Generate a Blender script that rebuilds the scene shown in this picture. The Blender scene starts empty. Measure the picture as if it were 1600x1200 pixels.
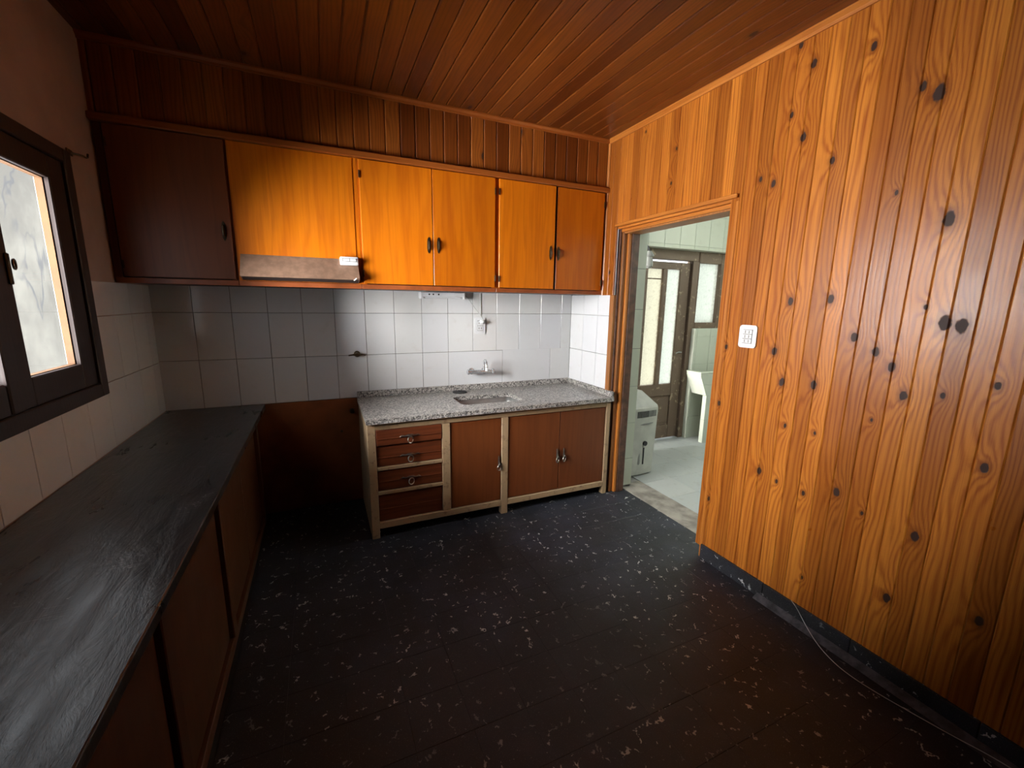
import bpy, bmesh, math, random
from mathutils import Vector, Matrix
random.seed(7)
PI = math.pi
sc = bpy.context.scene
COL = sc.collection
W = 2.9225          # right wall plane, left wall is X=0, back wall is Y=0
ZC = 2.652          # ceiling

# ------------------------------------------------------------------ camera, world, sun, exposure
def make_camera():
    y, p, r = [math.radians(a) for a in (24.1367, -10.8378, 0.8552)]
    F = Vector((math.sin(y)*math.cos(p), math.cos(y)*math.cos(p), math.sin(p)))
    R = Vector((math.cos(y), -math.sin(y), 0)); U = R.cross(F)
    R2 = R*math.cos(r) + U*math.sin(r); U2 = -R*math.sin(r) + U*math.cos(r)
    cd = bpy.data.cameras.new('camera'); cd.sensor_fit = 'HORIZONTAL'; cd.sensor_width = 36
    cd.lens = 663.0464/1600*36; cd.clip_start = .02
    o = bpy.data.objects.new('camera', cd); COL.objects.link(o)
    m = Matrix((R2, U2, -F)).transposed().to_4x4(); m.translation = (0.92413, -3.22184, 1.48592)
    o.matrix_world = m
    sc.camera = o
make_camera()
wd = bpy.data.worlds.new('sky'); sc.world = wd; wd.use_nodes = True
bg = wd.node_tree.nodes['Background']; bg.inputs[0].default_value = (.87, .935, 1, 1); bg.inputs[1].default_value = 3.0
sd = bpy.data.lights.new('sun', 'SUN'); sd.energy = 88; sd.angle = math.radians(66); sd.color = (1, .99, .98)
so = bpy.data.objects.new('sun', sd); COL.objects.link(so)
az, el = math.radians(9), math.radians(1)
so.rotation_euler = Vector((math.cos(el)*math.cos(az), math.cos(el)*math.sin(az), -math.sin(el))).to_track_quat('-Z', 'Y').to_euler()
so.location = (-4, -2, 3)
sc.view_settings.view_transform = 'Standard'; sc.view_settings.look = 'None'
sc.view_settings.exposure = 0; sc.view_settings.gamma = 1; sc.view_settings.use_curve_mapping = False
sc.cycles.use_denoising = True
sc.cycles.max_bounces = 10; sc.cycles.diffuse_bounces = 2; sc.cycles.sample_clamp_indirect = 6
sc.cycles.caustics_reflective = False; sc.cycles.caustics_refractive = False

# ------------------------------------------------------------------ materials
class NT:
    def __init__(s, name):
        s.m = bpy.data.materials.new(name); s.m.use_nodes = True; s.t = s.m.node_tree
        s.b = s.t.nodes['Principled BSDF']; s.out = s.t.nodes['Material Output']
    def n(s, t, **kw):
        x = s.t.nodes.new(t)
        for k, v in kw.items(): setattr(x, k, v)
        return x
    def put(s, sock, v):
        if v is None: return
        if isinstance(v, bpy.types.NodeSocket): s.t.links.new(v, sock)
        elif isinstance(v, (tuple, list)) and len(v) == 3 and len(sock.default_value) == 4: sock.default_value = (*v, 1)
        else: sock.default_value = v
    def m_(s, op, a, b=None, c=None, clamp=False):
        x = s.n('ShaderNodeMath', operation=op, use_clamp=clamp)
        for i, v in enumerate((a, b, c)): s.put(x.inputs[i], v)
        return x.outputs[0]
    def v_(s, op, a, b=None):
        x = s.n('ShaderNodeVectorMath', operation=op); s.put(x.inputs[0], a); s.put(x.inputs[1], b)
        return x.outputs['Value'] if op in ('LENGTH', 'DISTANCE', 'DOT_PRODUCT') else x.outputs[0]
    def mix(s, f, a, b, mode='MIX'):
        x = s.n('ShaderNodeMix', data_type='RGBA', blend_type=mode); s.put(x.inputs[0], f); s.put(x.inputs[6], a); s.put(x.inputs[7], b)
        return x.outputs[2]
    def noise(s, vec, scale, detail=3, rough=.55, dist=0):
        x = s.n('ShaderNodeTexNoise'); s.put(x.inputs['Vector'], vec); x.inputs['Scale'].default_value = scale
        x.inputs['Detail'].default_value = detail; x.inputs['Roughness'].default_value = rough; x.inputs['Distortion'].default_value = dist
        return x.outputs[0]
    def vor(s, vec, scale, feature='F1', rnd=1):
        x = s.n('ShaderNodeTexVoronoi', feature=feature); s.put(x.inputs['Vector'], vec); x.inputs['Scale'].default_value = scale
        x.inputs['Randomness'].default_value = rnd
        return x
    def ramp(s, f, *stops):
        x = s.n('ShaderNodeValToRGB'); e = x.color_ramp.elements
        while len(e) < len(stops): e.new(.5)
        for k, (p, c) in zip(e, stops): k.position = p; k.color = (*c, 1) if isinstance(c, (tuple, list)) else (c, c, c, 1)
        s.put(x.inputs[0], f); return x.outputs[0]
    def sm(s, v, a, b):
        x = s.n('ShaderNodeMapRange', interpolation_type='SMOOTHSTEP'); s.put(x.inputs[0], v)
        x.inputs[1].default_value = a; x.inputs[2].default_value = b
        return x.outputs[0]
    def obj(s, rnd=True):
        c = s.n('ShaderNodeTexCoord').outputs['Object']
        if not rnd: return c
        r = s.n('ShaderNodeObjectInfo').outputs['Random']
        k = s.n('ShaderNodeCombineXYZ')
        s.put(k.inputs[0], s.m_('MULTIPLY', r, 37.3)); s.put(k.inputs[1], s.m_('MULTIPLY', r, 91.7)); s.put(k.inputs[2], s.m_('MULTIPLY', r, 53.1))
        return s.v_('ADD', c, k.outputs[0])
    def rnd(s): return s.n('ShaderNodeObjectInfo').outputs['Random']
    def bump(s, h, strength=.3, dist=.002):
        x = s.n('ShaderNodeBump'); x.inputs['Strength'].default_value = strength; x.inputs['Distance'].default_value = dist
        s.put(x.inputs['Height'], h); s.t.links.new(x.outputs[0], s.b.inputs['Normal'])
    def fin(s, col, rough=.5, metal=0, spec=None, coat=None):
        s.put(s.b.inputs['Base Color'], col); s.put(s.b.inputs['Roughness'], rough); s.b.inputs['Metallic'].default_value = metal
        if spec is not None: s.b.inputs['Specular IOR Level'].default_value = spec
        if coat: s.b.inputs['Coat Weight'].default_value = coat[0]; s.b.inputs['Coat Roughness'].default_value = coat[1]
        return s.m

def simple(name, col, rough=.5, metal=0, var=.12, scale=12, spec=None):
    t = NT(name); c = t.obj()
    f = t.noise(c, scale, 4)
    col2 = tuple(x*(1-var*2) for x in col); col1 = tuple(min(1, x*(1+var)) for x in col)
    return t.fin(t.mix(t.sm(f, .3, .7), col2, col1), rough, metal, spec)

def wood(name, light, dark, axis='Z', knots=None, knotrate=3.0, rings=150, rough=.34, boardvar=.35, contrast=1.0, coat=None, knotcol=(.035, .013, .008), spec=.5):
    t = NT(name)
    c = t.obj(); sep = t.n('ShaderNodeSeparateXYZ'); t.put(sep.inputs[0], c)
    ia = 'XYZ'.index(axis)
    others = [i for i in range(3) if i != ia]
    along = sep.outputs[ia]
    cross = t.m_('ADD', sep.outputs[others[0]], sep.outputs[others[1]])
    comb = t.n('ShaderNodeCombineXYZ'); t.put(comb.inputs[0], cross); t.put(comb.inputs[1], t.m_('MULTIPLY', along, .55))
    uv = comb.outputs[0]
    if knots:
        pos = t.n('ShaderNodeNewGeometry').outputs['Position']
        d = None
        for (ky, kz, kr) in knots:
            q = t.v_('MULTIPLY', t.v_('SUBTRACT', pos, (W, ky, kz)), (0, 1, .62))
            l = t.m_('MULTIPLY', t.v_('LENGTH', q), .014/kr)
            d = l if d is None else t.m_('MINIMUM', d, l)
        wob = t.noise(pos, 45, 2)
        d = t.m_('ADD', d, t.m_('MULTIPLY', t.m_('SUBTRACT', wob, .5), .010))
    else:
        v = t.vor(uv, knotrate)
        d = t.m_('DIVIDE', v.outputs['Distance'], knotrate)
        d = t.m_('ADD', d, t.m_('MULTIPLY', t.m_('SUBTRACT', t.noise(c, 40, 2), .5), .008))
    infl = t.m_('POWER', 2.718, t.m_('MULTIPLY', d, -28.0))
    st = t.n('ShaderNodeCombineXYZ'); t.put(st.inputs[0], cross); t.put(st.inputs[1], t.m_('MULTIPLY', along, .07))
    low = t.noise(st.outputs[0], 14, 2)
    ph = t.m_('ADD', t.m_('MULTIPLY', cross, rings*2.2), t.m_('ADD', t.m_('MULTIPLY', low, 26), t.m_('MULTIPLY', infl, 22)))
    sn = t.m_('SINE', ph)
    g = t.m_('ADD', t.m_('MULTIPLY', sn, .5), .5)
    g = t.m_('POWER', g, 1.8)
    st2 = t.n('ShaderNodeCombineXYZ'); t.put(st2.inputs[0], cross); t.put(st2.inputs[1], t.m_('MULTIPLY', along, .02))
    fine = t.m_('ADD', t.m_('MULTIPLY', t.noise(st2.outputs[0], 420, 2), .5), t.m_('MULTIPLY', t.noise(st2.outputs[0], 130, 2), .5))
    g = t.m_('ADD', t.m_('MULTIPLY', g, .45*contrast), t.m_('MULTIPLY', t.m_('SUBTRACT', fine, .36), 1.3*contrast), clamp=True)
    col = t.mix(g, light, dark)
    blot = t.noise(st.outputs[0], 7, 3)
    col = t.mix(t.m_('MULTIPLY', t.sm(blot, .35, .75), .4), col, dark, 'MIX')
    r = t.rnd()
    tint = t.ramp(r, (0, (1-boardvar, 1-boardvar*1.15, 1-boardvar*1.2)), (.5, (1, 1, 1)), (1, (1+boardvar*.35, 1+boardvar*.55, 1+boardvar*.7)))
    col = t.mix(1.0, col, tint, 'MULTIPLY')
    halo = t.m_('MULTIPLY', t.sm(d, .03, .012), .55)
    col = t.mix(halo, col, tuple(x*.55 for x in dark))
    k = t.sm(d, .0135, .0095)
    col = t.mix(k, col, knotcol)
    rr = t.m_('ADD', rough, t.m_('MULTIPLY', t.m_('SUBTRACT', t.noise(c, 5, 3), .5), .2))
    t.bump(t.m_('ADD', t.m_('MULTIPLY', g, -.6), t.m_('MULTIPLY', k, -.6)), .25, .0012)
    return t.fin(col, t.m_('ADD', rr, t.m_('MULTIPLY', k, .25)), 0, spec, coat)

KN = [(-1.912,1.512),(-1.867,1.275),(-2.084,1.523),(-1.923,1.133),(-2.068,1.144),(-2.196,1.368),(-2.277,1.315),(-2.339,1.264),(-2.391,1.162),(-2.467,1.438,.02),(-2.513,1.429,.02),(-2.421,1.789,.02),(-2.406,1.492,.008),(-2.501,1.184,.009),(-2.629,1.243,.01),(-1.596,1.269,.010),(-1.588,.953,.010),(-2.305,1.043,.006),(-1.967,.927,.008),(-2.103,.93,.007),(-1.869,.661),(-1.964,.642,.008),(-2.093,.635,.009),(-2.226,.699,.014),(-2.329,.65,.007),(-2.505,.64,.015),(-2.46,.347,.015),(-2.713,.436,.014),(-2.641,.966,.012),(-1.589,.381,.010),(-2.144,.232,.006),(-1.807,2.614,.012),(-1.875,2.51),(-1.803,2.335,.010),(-1.87,2.223),(-2.007,2.092,.012),(-1.686,2.094,.010),(-1.755,2.059,.012),(-2.256,1.912,.007),(-2.332,2.219,.02),(-2.28,2.258,.012),(-2.101,2.47,.012),(-.823,2.586,.006),(-1.108,2.402,.008),(-1.085,2.213,.008),(-.52,1.72,.010)]
KN = [(k[0], k[1], k[2] if len(k) > 2 else .0145) for k in KN]

M = {}
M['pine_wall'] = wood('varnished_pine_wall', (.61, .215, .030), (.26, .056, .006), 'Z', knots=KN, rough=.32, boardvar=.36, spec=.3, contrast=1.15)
M['pine_frieze'] = wood('varnished_pine_frieze', (.33, .092, .012), (.13, .027, .004), 'Z', rough=.36, boardvar=.45, knotrate=4)  # same pine as the wall, darkened for the light falling off up here
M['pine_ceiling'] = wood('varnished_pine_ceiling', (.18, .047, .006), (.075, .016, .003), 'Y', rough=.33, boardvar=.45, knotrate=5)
M['pine_trim'] = wood('pine_moulding', (.55, .20, .035), (.33, .09, .012), 'Z', knotrate=.01, rough=.35, boardvar=.1)
M['pine_trim_y'] = wood('pine_moulding_long', (.55, .20, .035), (.33, .09, .012), 'Y', knotrate=.01, rough=.35, boardvar=.1)
M['trim_x'] = wood('cabinet_moulding', (.34, .095, .015), (.22, .05, .008), 'X', knotrate=.01, rough=.35, boardvar=.1)
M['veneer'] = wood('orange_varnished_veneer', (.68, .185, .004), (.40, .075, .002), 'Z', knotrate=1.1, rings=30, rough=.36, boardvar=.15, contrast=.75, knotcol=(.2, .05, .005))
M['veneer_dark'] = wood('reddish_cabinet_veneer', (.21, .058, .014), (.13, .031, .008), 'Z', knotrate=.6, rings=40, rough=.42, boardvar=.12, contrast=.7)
M['drawer_wood'] = wood('dark_red_drawer_wood', (.21, .055, .018), (.10, .022, .008), 'X', knotrate=.5, rings=70, rough=.42, boardvar=.15)
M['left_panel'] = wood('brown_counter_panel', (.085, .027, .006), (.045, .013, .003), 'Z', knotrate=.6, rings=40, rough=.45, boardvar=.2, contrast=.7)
M['bottom_rail'] = simple('red_brown_rail', (.30, .075, .02), .4)
M['frame_dark'] = wood('dark_stained_frame', (.035, .017, .013), (.018, .009, .008), 'Z', knotrate=.3, rough=.5, boardvar=.1)
M['bead'] = simple('tan_glazing_bead', (.17, .075, .022), .7)
M['jamb'] = wood('worn_door_jamb', (.40, .16, .04), (.2, .06, .015), 'Z', knotrate=.4, rough=.45, boardvar=.3)
M['jamb_dark'] = simple('dark_door_jamb', (.11, .05, .03), .5, var=.25, scale=20)
M['pull'] = simple('dull_nickel', (.34, .31, .29), .32, 1, .1)
M['bronze'] = simple('aged_bronze', (.10, .07, .04), .35, .8)
M['chrome'] = simple('chrome', (.75, .76, .78), .25, .75, .05)
M['steel'] = simple('stainless_steel', (.34, .34, .33), .4, .7, .08)
M['plastic'] = simple('white_plastic', (.78, .79, .80), .35, 0, .03)
M['slot'] = simple('dark_slot', (.03, .03, .032), .6)
M['rubber'] = simple('black_rubber', (.025, .025, .025), .7)
M['hood'] = simple('brown_enamel_hood', (.30, .185, .125), .38, .15, .1, 30)
M['cord'] = simple('white_cord', (.62, .62, .6), .5)

def tile_mat(name, a, b, rough=.13, stain=(.6, .56, .5), amt=.25):
    t = NT(name); c = t.obj()
    col = t.mix(t.rnd(), a, b)
    f = t.noise(c, 14, 4, .6)
    col = t.mix(t.m_('MULTIPLY', t.sm(f, .55, .8), amt), col, stain)
    t.bump(t.noise(c, 9, 1), .12, .002)
    return t.fin(col, rough, 0, .5)
M['tile'] = tile_mat('white_glazed_tile', (.78, .78, .765), (.74, .75, .77))
M['laundry_tile'] = tile_mat('pale_green_white_tile', (.76, .80, .65), (.72, .76, .61), .2, (.55, .55, .42), .3)
M['grout'] = simple('grey_grout', (.28, .27, .25), .9)

def granite():
    t = NT('grey_speckled_granite'); c = t.obj(False)
    v = t.vor(c, 120); f = t.noise(c, 140, 3, .6)
    col = t.ramp(v.outputs['Color'], (0, (.07, .065, .06)), (.3, (.22, .20, .185)), (.5, (.42, .39, .36)), (1, (.66, .62, .57)))
    bw = t.n('ShaderNodeRGBToBW'); t.put(bw.inputs[0], v.outputs['Color'])
    col = t.ramp(t.m_('ADD', bw.outputs[0], t.m_('MULTIPLY', t.m_('SUBTRACT', f, .5), .7)), (.2, (.07, .066, .062)), (.38, (.2, .19, .18)), (.55, (.36, .34, .315)), (.85, (.56, .53, .49)))
    return t.fin(col, .28, 0, .5)
M['granite'] = granite()

def slate():
    t = NT('black_slate_worktop'); c = t.obj(False)
    mp = t.n('ShaderNodeMapping'); t.put(mp.inputs[0], c); mp.inputs['Rotation'].default_value = (0, 0, .75); mp.inputs['Scale'].default_value = (9, 2.2, 1)
    f = t.noise(mp.outputs[0], 2.2, 7, .65, .6); g = t.noise(c, 3, 5, .6)
    col = t.mix(t.sm(f, .35, .7), (.010, .0105, .012), (.03, .031, .035))
    mp2 = t.n('ShaderNodeMapping'); t.put(mp2.inputs[0], c); mp2.inputs['Rotation'].default_value = (0, 0, -.5); mp2.inputs['Scale'].default_value = (3, 20, 1)
    s1 = t.noise(mp2.outputs[0], 1.6, 2, .4, 1.4)
    line = t.m_('SUBTRACT', 1, t.sm(t.m_('ABSOLUTE', t.m_('SUBTRACT', s1, .5)), .0, .006))
    line = t.m_('MULTIPLY', line, t.sm(t.noise(c, 7, 2), .60, .68))
    col = t.mix(line, col, (.5, .5, .5))
    rg = t.m_('ADD', .15, t.m_('MULTIPLY', t.m_('ADD', f, g), .15))
    t.bump(t.m_('ADD', f, t.m_('MULTIPLY', g, .6)), .8, .005)
    return t.fin(col, rg, 0, .9)
M['slate'] = slate()

def terrazzo(name, base=(.012, .0135, .019), amt=1.0, dusty=(.030, .035, .054)):
    t = NT(name); pos = t.n('ShaderNodeNewGeometry').outputs['Position']
    d = t.noise(pos, 26, 3, .6)
    dv = t.n('ShaderNodeTexNoise'); t.put(dv.inputs['Vector'], pos); dv.inputs['Scale'].default_value = 30
    p2 = t.v_('ADD', pos, t.v_('MULTIPLY', t.v_('SUBTRACT', dv.outputs['Color'], (.5, .5, .5)), (.05, .05, .05)))
    v = t.vor(p2, 21, 'DISTANCE_TO_EDGE')
    cell = t.vor(pos, 17)
    edge = t.sm(v.outputs['Distance'], .07, .03)
    pick = t.sm(t.noise(pos, 24, 3, .6), .585, .625)
    big = t.sm(t.noise(pos, 2.3, 3, .6), .42, .6)
    fl = t.m_('MULTIPLY', t.m_('MULTIPLY', edge, pick), t.m_('ADD', t.m_('MULTIPLY', big, .8), .2))
    spk = t.m_('MULTIPLY', t.sm(t.noise(pos, 260, 2, .7), .62, .72), .25)
    fl = t.m_('MULTIPLY', t.m_('MAXIMUM', fl, spk), amt, clamp=True)
    dust = t.sm(t.noise(pos, 2.4, 5, .65), .4, .75)
    col = t.mix(dust, base, dusty)
    col = t.mix(t.m_('MULTIPLY', t.rnd(), .25), col, (.03, .03, .036))
    col = t.mix(fl, col, (.62, .63, .62))
    rg = t.m_('ADD', .36, t.m_('MULTIPLY', t.noise(pos, 6, 4, .6), .3))
    t.bump(t.noise(pos, 60, 4), .15, .002)
    return t.fin(col, rg, 0, .5)
M['floor'] = terrazzo('black_terrazzo_floor')
M['skirting'] = terrazzo('black_terrazzo_skirting', (.012, .012, .014), 1.3)
M['dust'] = simple('dusty_cement_fillet', (.075, .075, .085), .7, 0, .3, 25)
M['concrete'] = simple('worn_concrete', (.34, .31, .26), .8, 0, .2, 9)
M['laundry_floor'] = tile_mat('pale_floor_tile', (.50, .53, .50), (.56, .58, .54), .35, (.36, .35, .28), .6)
M['plaster_brown'] = simple('beige_wall_paint', (.42, .29, .235), .8, 0, .08, 3)
M['plaster_dark'] = simple('rear_wall_paint', (.10, .06, .04), .8, 0, .08, 3)
M['panel'] = simple('brown_painted_panel', (.26, .075, .022), .5, 0, .15, 5)

def cream():
    t = NT('worn_cream_paint'); c = t.obj()
    f = t.noise(c, 22, 5, .65); g = t.noise(c, 70, 3, .6)
    col = t.mix(t.noise(c, 6, 3), (.50, .34, .18), (.40, .28, .17))
    col = t.mix(t.sm(f, .54, .68), col, (.30, .19, .11))
    col = t.mix(t.sm(g, .66, .74), col, (.13, .07, .04))
    t.bump(f, .2, .002)
    return t.fin(col, .55)
M['cream'] = cream()

def old_door():
    t = NT('peeling_brown_door_paint'); c = t.obj()
    f = t.noise(c, 14, 5, .7)
    col = t.mix(t.noise(c, 5, 3), (.13, .085, .055), (.18, .12, .08))
    col = t.mix(t.sm(f, .58, .64), col, (.36, .28, .19))
    t.bump(f, .3, .003)
    return t.fin(col, .6)
M['old_door'] = old_door()

def stone():
    t = NT('whitewashed_cracked_wall'); c = t.obj(False)
    f = t.noise(c, 1.1, 6, .6)
    col = t.mix(t.sm(f, .35, .7), (.255, .235, .20), (.40, .37, .31))
    mp = t.n('ShaderNodeMapping'); t.put(mp.inputs[0], c); mp.inputs['Scale'].default_value = (1, 1.0, .32)
    s1 = t.noise(mp.outputs[0], .62, 5, .62, .4)
    ln = t.m_('SUBTRACT', 1, t.sm(t.m_('ABSOLUTE', t.m_('SUBTRACT', s1, .5)), .0, .014))
    ln = t.m_('MULTIPLY', ln, t.sm(t.noise(c, .7, 2), .25, .45))
    col = t.mix(t.m_('MULTIPLY', ln, .75), col, (.16, .16, .17))
    t.bump(f, .3, .02)
    return t.fin(col, .9)
M['stone'] = stone()

def clear_glass():
    t = NT('window_glass'); tr = t.n('ShaderNodeBsdfTransparent'); gl = t.n('ShaderNodeBsdfGlossy'); gl.inputs['Roughness'].default_value = .02
    lw = t.n('ShaderNodeLayerWeight')
    fr = t.m_('ADD', .05, t.m_('MULTIPLY', t.m_('POWER', lw.outputs['Facing'], 5.0), .8))
    mx = t.n('ShaderNodeMixShader'); t.put(mx.inputs[0], fr); t.t.links.new(tr.outputs[0], mx.inputs[1]); t.t.links.new(gl.outputs[0], mx.inputs[2])
    t.t.links.new(mx.outputs[0], t.out.inputs[0]); t.t.nodes.remove(t.b)
    return t.m
M['glass'] = clear_glass()

def frosted(name, tint, sc_=45):
    t = NT(name); c = t.obj(); f = t.vor(c, sc_).outputs['Distance']
    tl = t.n('ShaderNodeBsdfTranslucent'); tr = t.n('ShaderNodeBsdfTransparent')
    pt = t.sm(t.noise(c, sc_*.8, 4, .7, .8), .55, .66)
    t.put(tl.inputs[0], t.mix(t.m_('MULTIPLY', pt, .5), tint, tuple(x*.45 for x in tint)))
    t.put(tr.inputs[0], tint)
    mx = t.n('ShaderNodeMixShader'); t.put(mx.inputs[0], t.m_('ADD', .25, t.m_('MULTIPLY', f, .35)))
    t.t.links.new(tl.outputs[0], mx.inputs[1]); t.t.links.new(tr.outputs[0], mx.inputs[2])
    t.t.links.new(mx.outputs[0], t.out.inputs[0]); t.t.nodes.remove(t.b)
    return t.m
M['frosted'] = frosted('patterned_glass', (.60, .61, .55))
M['frosted_warm'] = frosted('patterned_glass_warm', (.61, .585, .49))
M['heater'] = simple('cream_heater_enamel', (.62, .62, .54), .4, 0, .06, 8)
M['heater_grey'] = simple('grey_heater_mark', (.30, .30, .27), .5)

# ------------------------------------------------------------------ mesh helpers
def B(): return bmesh.new()
def box(bm, x0, x1, y0, y1, z0, z1, bev=0, seg=1):
    vs = [bm.verts.new((x, y, z)) for z in (z0, z1) for y in (y0, y1) for x in (x0, x1)]
    fs = [(0, 2, 3, 1), (4, 5, 7, 6), (0, 1, 5, 4), (2, 6, 7, 3), (0, 4, 6, 2), (1, 3, 7, 5)]
    fc = [bm.faces.new([vs[i] for i in f]) for f in fs]
    if bev:
        es = set(e for f in fc for e in f.edges)
        bmesh.ops.bevel(bm, geom=list(es), offset=bev, segments=seg, affect='EDGES', profile=.5)
    return bm
def bx(*a, **k): return box(B(), *a, **k)
def prism(bm, pts, axis, a0, a1):
    """closed 2-D outline (counter-clockwise or not) extruded along axis"""
    def P(u, v, a):
        return {'x': (a, u, v), 'y': (u, a, v), 'z': (u, v, a)}[axis]
    A = [bm.verts.new(P(u, v, a0)) for u, v in pts]; C = [bm.verts.new(P(u, v, a1)) for u, v in pts]
    bm.faces.new(A); bm.faces.new(C[::-1])
    for i in range(len(pts)):
        j = (i+1) % len(pts); bm.faces.new((A[i], C[i], C[j], A[j]))
    bmesh.ops.recalc_face_normals(bm, faces=bm.faces[:])
    return bm
def tube(bm, pts, r, n=8, closed=False):
    pts = [Vector(p) for p in pts]; rings = []
    N = len(pts); up = None
    for i, p in enumerate(pts):
        a = pts[(i-1) % N] if (closed or i > 0) else p; b = pts[(i+1) % N] if (closed or i < N-1) else p
        t = (b-a).normalized()
        if up is None:
            up = Vector((0, 0, 1)) if abs(t.z) < .9 else Vector((1, 0, 0))
        s = t.cross(up).normalized(); up = s.cross(t).normalized()
        rr = r[i] if isinstance(r, (list, tuple)) else r
        rings.append([bm.verts.new(p + (s*math.cos(k*2*PI/n) + up*math.sin(k*2*PI/n))*rr) for k in range(n)])
    for i in range(N if closed else N-1):
        A, C = rings[i], rings[(i+1) % N]
        for k in range(n): bm.faces.new((A[k], A[(k+1) % n], C[(k+1) % n], C[k]))
    if not closed: bm.faces.new(rings[0][::-1]); bm.faces.new(rings[-1])
    bmesh.ops.recalc_face_normals(bm, faces=bm.faces[:])
    return bm
def cyl(bm, a, b, r, n=16): return tube(bm, [a, b], r, n)
def ring(bm, c, R, r, nrm, n=20, m=6):
    nrm = Vector(nrm).normalized(); u = nrm.orthogonal().normalized(); v = nrm.cross(u)
    return tube(bm, [Vector(c)+u*R*math.cos(i*2*PI/n)+v*R*math.sin(i*2*PI/n) for i in range(n)], r, m, True)

def mesh(bm, name, smooth=False):
    me = bpy.data.meshes.new(name); bm.to_mesh(me); bm.free()
    if smooth:
        for p in me.polygons: p.use_smooth = True
        try: me.set_sharp_from_angle(angle=math.radians(40))
        except Exception: pass
    return me
def link(name, me, mat=None, parent=None, loc=(0, 0, 0)):
    o = bpy.data.objects.new(name, me); COL.objects.link(o); o.location = loc
    if mat is not None and not me.materials: me.materials.append(M[mat] if isinstance(mat, str) else mat)
    if parent: o.parent = parent
    return o
def wl(o):
    v = Vector(o.location)
    while o.parent: o = o.parent; v = v + o.location
    return v
def part(name, bm, mat, parent, smooth=False, center=False):
    """bm in world coordinates -> child mesh with its own origin"""
    off = wl(parent)
    c = Vector((0, 0, 0))
    if center:
        n = len(bm.verts); c = sum((v.co for v in bm.verts), Vector())/n - off
    bmesh.ops.translate(bm, verts=bm.verts[:], vec=-off-c)
    return link(name, mesh(bm, name, smooth), mat, parent, c)
def tag(o, label, cat, group=None, kind=None):
    o['label'] = label; o['category'] = cat
    if group: o['group'] = group
    if kind: o['kind'] = kind
    return o
def thing(name, label, cat, loc, group=None):
    o = link(name, None, None, None, loc); o.empty_display_size = .1
    return tag(o, label, cat, group)
def solo(name, bm, mat, label, cat, group=None, smooth=False):
    n = len(bm.verts); lo = Vector((sum(v.co.x for v in bm.verts)/n, sum(v.co.y for v in bm.verts)/n, min(v.co.z for v in bm.verts)))
    bmesh.ops.translate(bm, verts=bm.verts[:], vec=-lo)
    return tag(link(name, mesh(bm, name, smooth), mat, None, lo), label, cat, group)
def struct(name, bm, mat, label, cat):
    o = link(name, mesh(bm, name), mat); return tag(o, label, cat, None, 'structure')

def hexa(bm, pts):
    """8 points: 4 of one end then 4 of the other"""
    vs = [bm.verts.new(p) for p in pts]
    for f in ((0, 1, 2, 3), (7, 6, 5, 4), (0, 4, 5, 1), (1, 5, 6, 2), (2, 6, 7, 3), (3, 7, 4, 0)): bm.faces.new([vs[i] for i in f])
    bmesh.ops.recalc_face_normals(bm, faces=bm.faces[:]); return bm

# ------------------------------------------------------------------ room shell
# floor of small black terrazzo tiles
floor = struct('floor', bx(-.1, 3.12, -4.05, .02, -.08, -.004), 'slot', 'black terrazzo kitchen floor with pale flecks', 'floor')
P = .2035
tme = mesh(bx(-P/2+.0002, P/2-.0002, -P/2+.0002, P/2-.0002, -.012, 0, bev=.0007), 'tile')
x = 1.531 - 5*P + P/2
xs_ = []
while x - P/2 < 3.10: xs_.append(x); x += P
ys_ = [-.10 - P*.0 - P*i - .005 for i in range(17)]
for X in xs_:
    for Yc in ys_:
        if X + P/2 > 3.12 and not (-1.6 < Yc < -.5): continue
        link('tile', tme, 'floor', floor, (X, Yc, 0))

# ceiling boards
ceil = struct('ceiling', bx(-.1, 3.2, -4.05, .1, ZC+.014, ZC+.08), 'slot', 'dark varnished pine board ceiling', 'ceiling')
def board_prof(w, t=.012, c=.0036, g=.0003):
    h = w/2 - g
    return [(-h, t), (-h, c*.8), (-h+c, 0), (h-c, 0), (h, c*.8), (h, t)]
cb = .0875
def board_mesh(w, axis, L, face):
    """face: '-x' boards facing -X standing along Z, '-y' facing -Y along Z, '-z' facing down along Y"""
    pr = board_prof(w) if face == '-x' else board_prof(w, c=.006, g=.0006); bm = B()
    if face == '-z': prism(bm, [(u, v) for u, v in pr], 'y', 0, L)
    elif face == '-y': prism(bm, [(u, v) for u, v in pr], 'z', 0, L)
    elif face == '-x': prism(bm, [(v, u) for u, v in pr], 'z', 0, L)
    return mesh(bm, 'board')
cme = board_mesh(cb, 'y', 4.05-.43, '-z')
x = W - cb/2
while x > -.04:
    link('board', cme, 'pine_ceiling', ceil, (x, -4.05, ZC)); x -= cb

# back wall with glazed tiles
wb = struct('wall_back', bx(-.1, W+.27, .006, .12, -.05, ZC+.05), 'grout', 'back wall with white glazed tiles above the counters', 'wall')
def tiles_back(x0, x1, z0, z1):
    link('tile', mesh(bx(-(x1-x0)/2+.0016, (x1-x0)/2-.0016, 0, .007, -(z1-z0)/2+.0016, (z1-z0)/2-.0016, bev=.0012), 'tile'), 'tile', wb, ((x0+x1)/2, 0, (z0+z1)/2))
tw, t0 = .2017, .2051
cols = [0.0] + [t0 + i*tw for i in range(14)] + [W]
zr = [.79, 1.1005, 1.3977, 1.68]
for r in range(3):
    for i in range(len(cols)-1):
        if r == 0 and cols[i] >= 1.80: continue
        tiles_back(cols[i], cols[i+1], zr[r], zr[r+1])
low = [cols[9], 2.278, 2.727, W]
for i in range(3): tiles_back(low[i], low[i+1], .79, 1.1005+(.004 if i else 0))
part('panel', bx(.40, 1.20, -.006, .008, .0, .788, bev=.002), 'panel', wb)
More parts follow.
